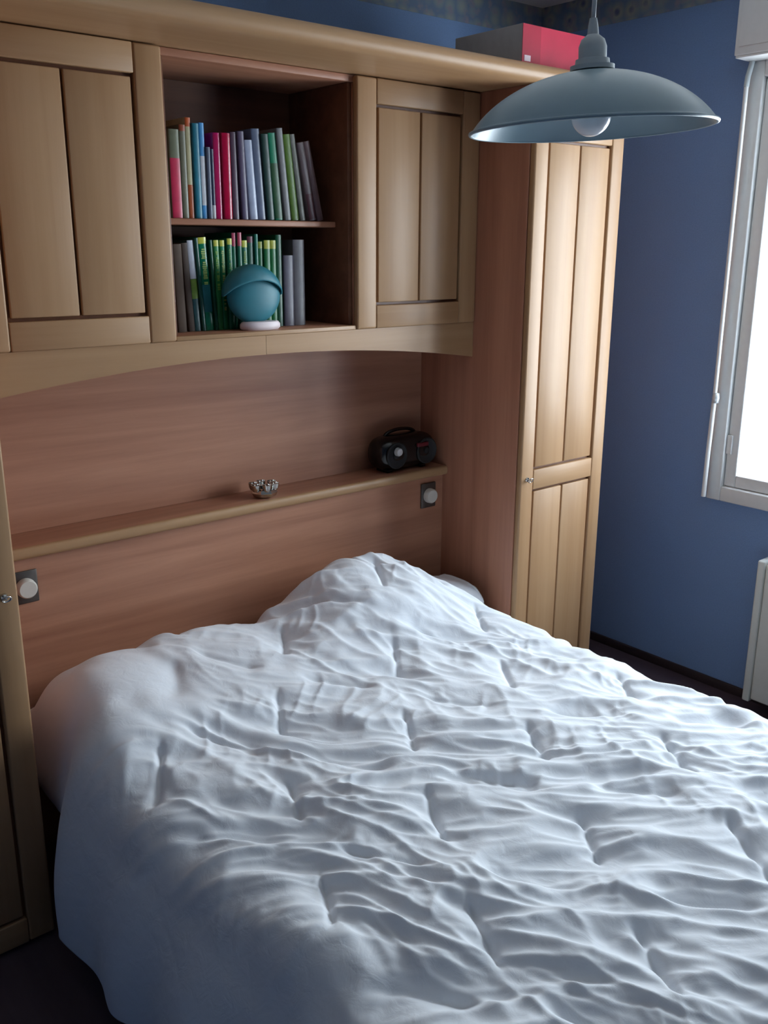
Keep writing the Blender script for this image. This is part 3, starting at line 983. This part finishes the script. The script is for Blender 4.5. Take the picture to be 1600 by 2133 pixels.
# teal round ornament in front of the green books
OC = (1.425, 2.288)
root = thing('round_ornament', 'round teal hooded ornament on a pinkish white base in front of green books', 'ornament', (OC[0], OC[1], ZB1))
bm = bmesh.new()
lathe(bm, [(0, 0.0005), (0.058, 0.0005), (0.064, 0.006), (0.064, 0.016), (0.058, 0.023), (0.04, 0.0245), (0, 0.0245)], (OC[0] + 0.022, OC[1], ZB1), 48, sy=0.5)
link('base', bm, 'pink_white', root, True, 50)
bm = bmesh.new()
prof = [(0, 0.018)]
for a in np.linspace(-78, 35, 22):
    prof.append((0.085 * math.cos(math.radians(a)), 0.096 + 0.085 * math.sin(math.radians(a)) * 0.92))
prof += [(0.06, 0.147), (0, 0.152)]
lathe(bm, prof, (OC[0] + 0.006, OC[1] + 0.004, ZB1), 56, sy=0.40)
link('bowl', bm, 'teal', root, True, 60)
bm = bmesh.new()
n, mth = 48, 16
rows = []
for k in range(mth + 1):
    t = k / mth
    el = math.radians(2 + 88 * t)
    ring = []
    for i in range(n):
        az = 2 * PI * i / n
        rr = 0.0955 * math.cos(el)
        p = Vector((rr * math.cos(az), rr * math.sin(az) * 0.50, 0.086 * math.sin(el)))
        # the brim swings up at the front to leave an arched opening
        lift = 0.042 * max(0, -math.sin(az)) ** 1.5 * (1 - t) ** 1.2
        p.z += lift
        p.x -= 0.012 * t
        ring.append(bm.verts.new(Vector((OC[0], OC[1], ZB1 + 0.092)) + p))
    rows.append(ring)
for A, C in zip(rows, rows[1:]):
    for i in range(n):
        bm.faces.new((A[i], A[(i + 1) % n], C[(i + 1) % n], C[i]))
o = link('hood', bm, 'teal', root, True)
sol = o.modifiers.new('thickness', 'SOLIDIFY'); sol.thickness = 0.004

# ------------------------------------------------------------------ radio on the ledge
RX0, RX1, RY, RZ = 1.975, 2.228, 2.428, 0.8863
root = thing('portable_radio', 'black rounded portable radio on the headboard ledge by the tall cabinet', 'radio', ((RX0 + RX1) / 2, RY, RZ))
bm = bmesh.new()
L = RX1 - RX0
rows = []
for k in range(41):
    t = k / 40
    u = t * 2 - 1
    s_ = (1 - abs(u) ** 5.0) ** 0.42
    ring = []
    for i in range(40):
        a = 2 * PI * i / 40
        ca, sa = math.cos(a), math.sin(a)
        e = 0.75
        yy = 0.056 * math.copysign(abs(ca) ** e, ca) * (0.25 + 0.75 * s_)
        zz = 0.060 * math.copysign(abs(sa) ** e, sa) * (0.25 + 0.75 * s_)
        ring.append(bm.verts.new((RX0 + L * t, RY + yy, RZ + 0.066 + zz)))
    rows.append(ring)
for A, C in zip(rows, rows[1:]):
    for i in range(40):
        bm.faces.new((A[i], A[(i + 1) % 40], C[(i + 1) % 40], C[i]))
bm.faces.new(rows[0]); bm.faces.new(rows[-1])
link('radio_body', bm, 'black', root, True, 60)
for x in (RX0 + 0.058, RX1 - 0.058):
    bm = bmesh.new()
    lathe(bm, [(0.044, 0.004), (0.046, -0.003), (0.042, -0.005), (0.036, 0.0), (0.012, 0.003), (0.010, -0.003), (0, -0.005)], (x, RY - 0.056, RZ + 0.064), 36, 'Y')
    link('speaker', bm, 'black_mesh', root, True, 40)
bm = bmesh.new()
lathe(bm, [(0.0, -0.012), (0.012, -0.011), (0.0145, -0.006), (0.015, 0.003), (0, 0.003)], (RX0 + 0.058, RY - 0.062, RZ + 0.078), 28, 'Y')
link('highlight_disc', bm, 'silver', root, True, 40)  # pale disc added to stand for the highlight on the radio body
B('display_window', (RX1 - 0.105, RX1 - 0.055, RY - 0.064, RY - 0.054, RZ + 0.082, RZ + 0.096), 'red_dark', root, 0.002)
bm = bmesh.new()
pts = [((RX0 + RX1) / 2 - 0.07 * math.cos(a), RY + 0.01, RZ + 0.118 + 0.022 * math.sin(a)) for a in np.linspace(0, PI, 17)]
tube(bm, pts, 0.006, 10)
link('carry_handle', bm, 'black', root, True)
for x in (RX0 + 0.05, RX1 - 0.05):
    B('foot', (x - 0.012, x + 0.012, RY - 0.03, RY + 0.03, RZ, RZ + 0.010), 'black', root, 0.001)

# ------------------------------------------------------------------ small silver candle holder
HX, HY, HZ = 1.515, 2.405, 0.8863
root = thing('candle_holder', 'small shiny silver candle holder with round cups on the ledge', 'candle holder', (HX, HY, HZ))
bm = bmesh.new()
lathe(bm, [(0, 0.0), (0.030, 0.0), (0.038, 0.005), (0.043, 0.016), (0.039, 0.026), (0.026, 0.030), (0, 0.030)], (HX, HY, HZ), 8)
link('body', bm, 'chrome', root)
for k in range(6):
    a = 2 * PI * k / 6 + 0.3
    c = (HX + 0.036 * math.cos(a), HY + 0.030 * math.sin(a), HZ + 0.022)
    bm = bmesh.new()
    lathe(bm, [(0, 0.0), (0.009, 0.0), (0.013, 0.008), (0.0148, 0.019), (0.0158, 0.0215), (0.0132, 0.0215), (0.012, 0.010), (0, 0.005)], c, 24)
    link('cup', bm, 'chrome', root, True, 50)

for o in bpy.data.objects:
    if '_w' in o:
        del o['_w']
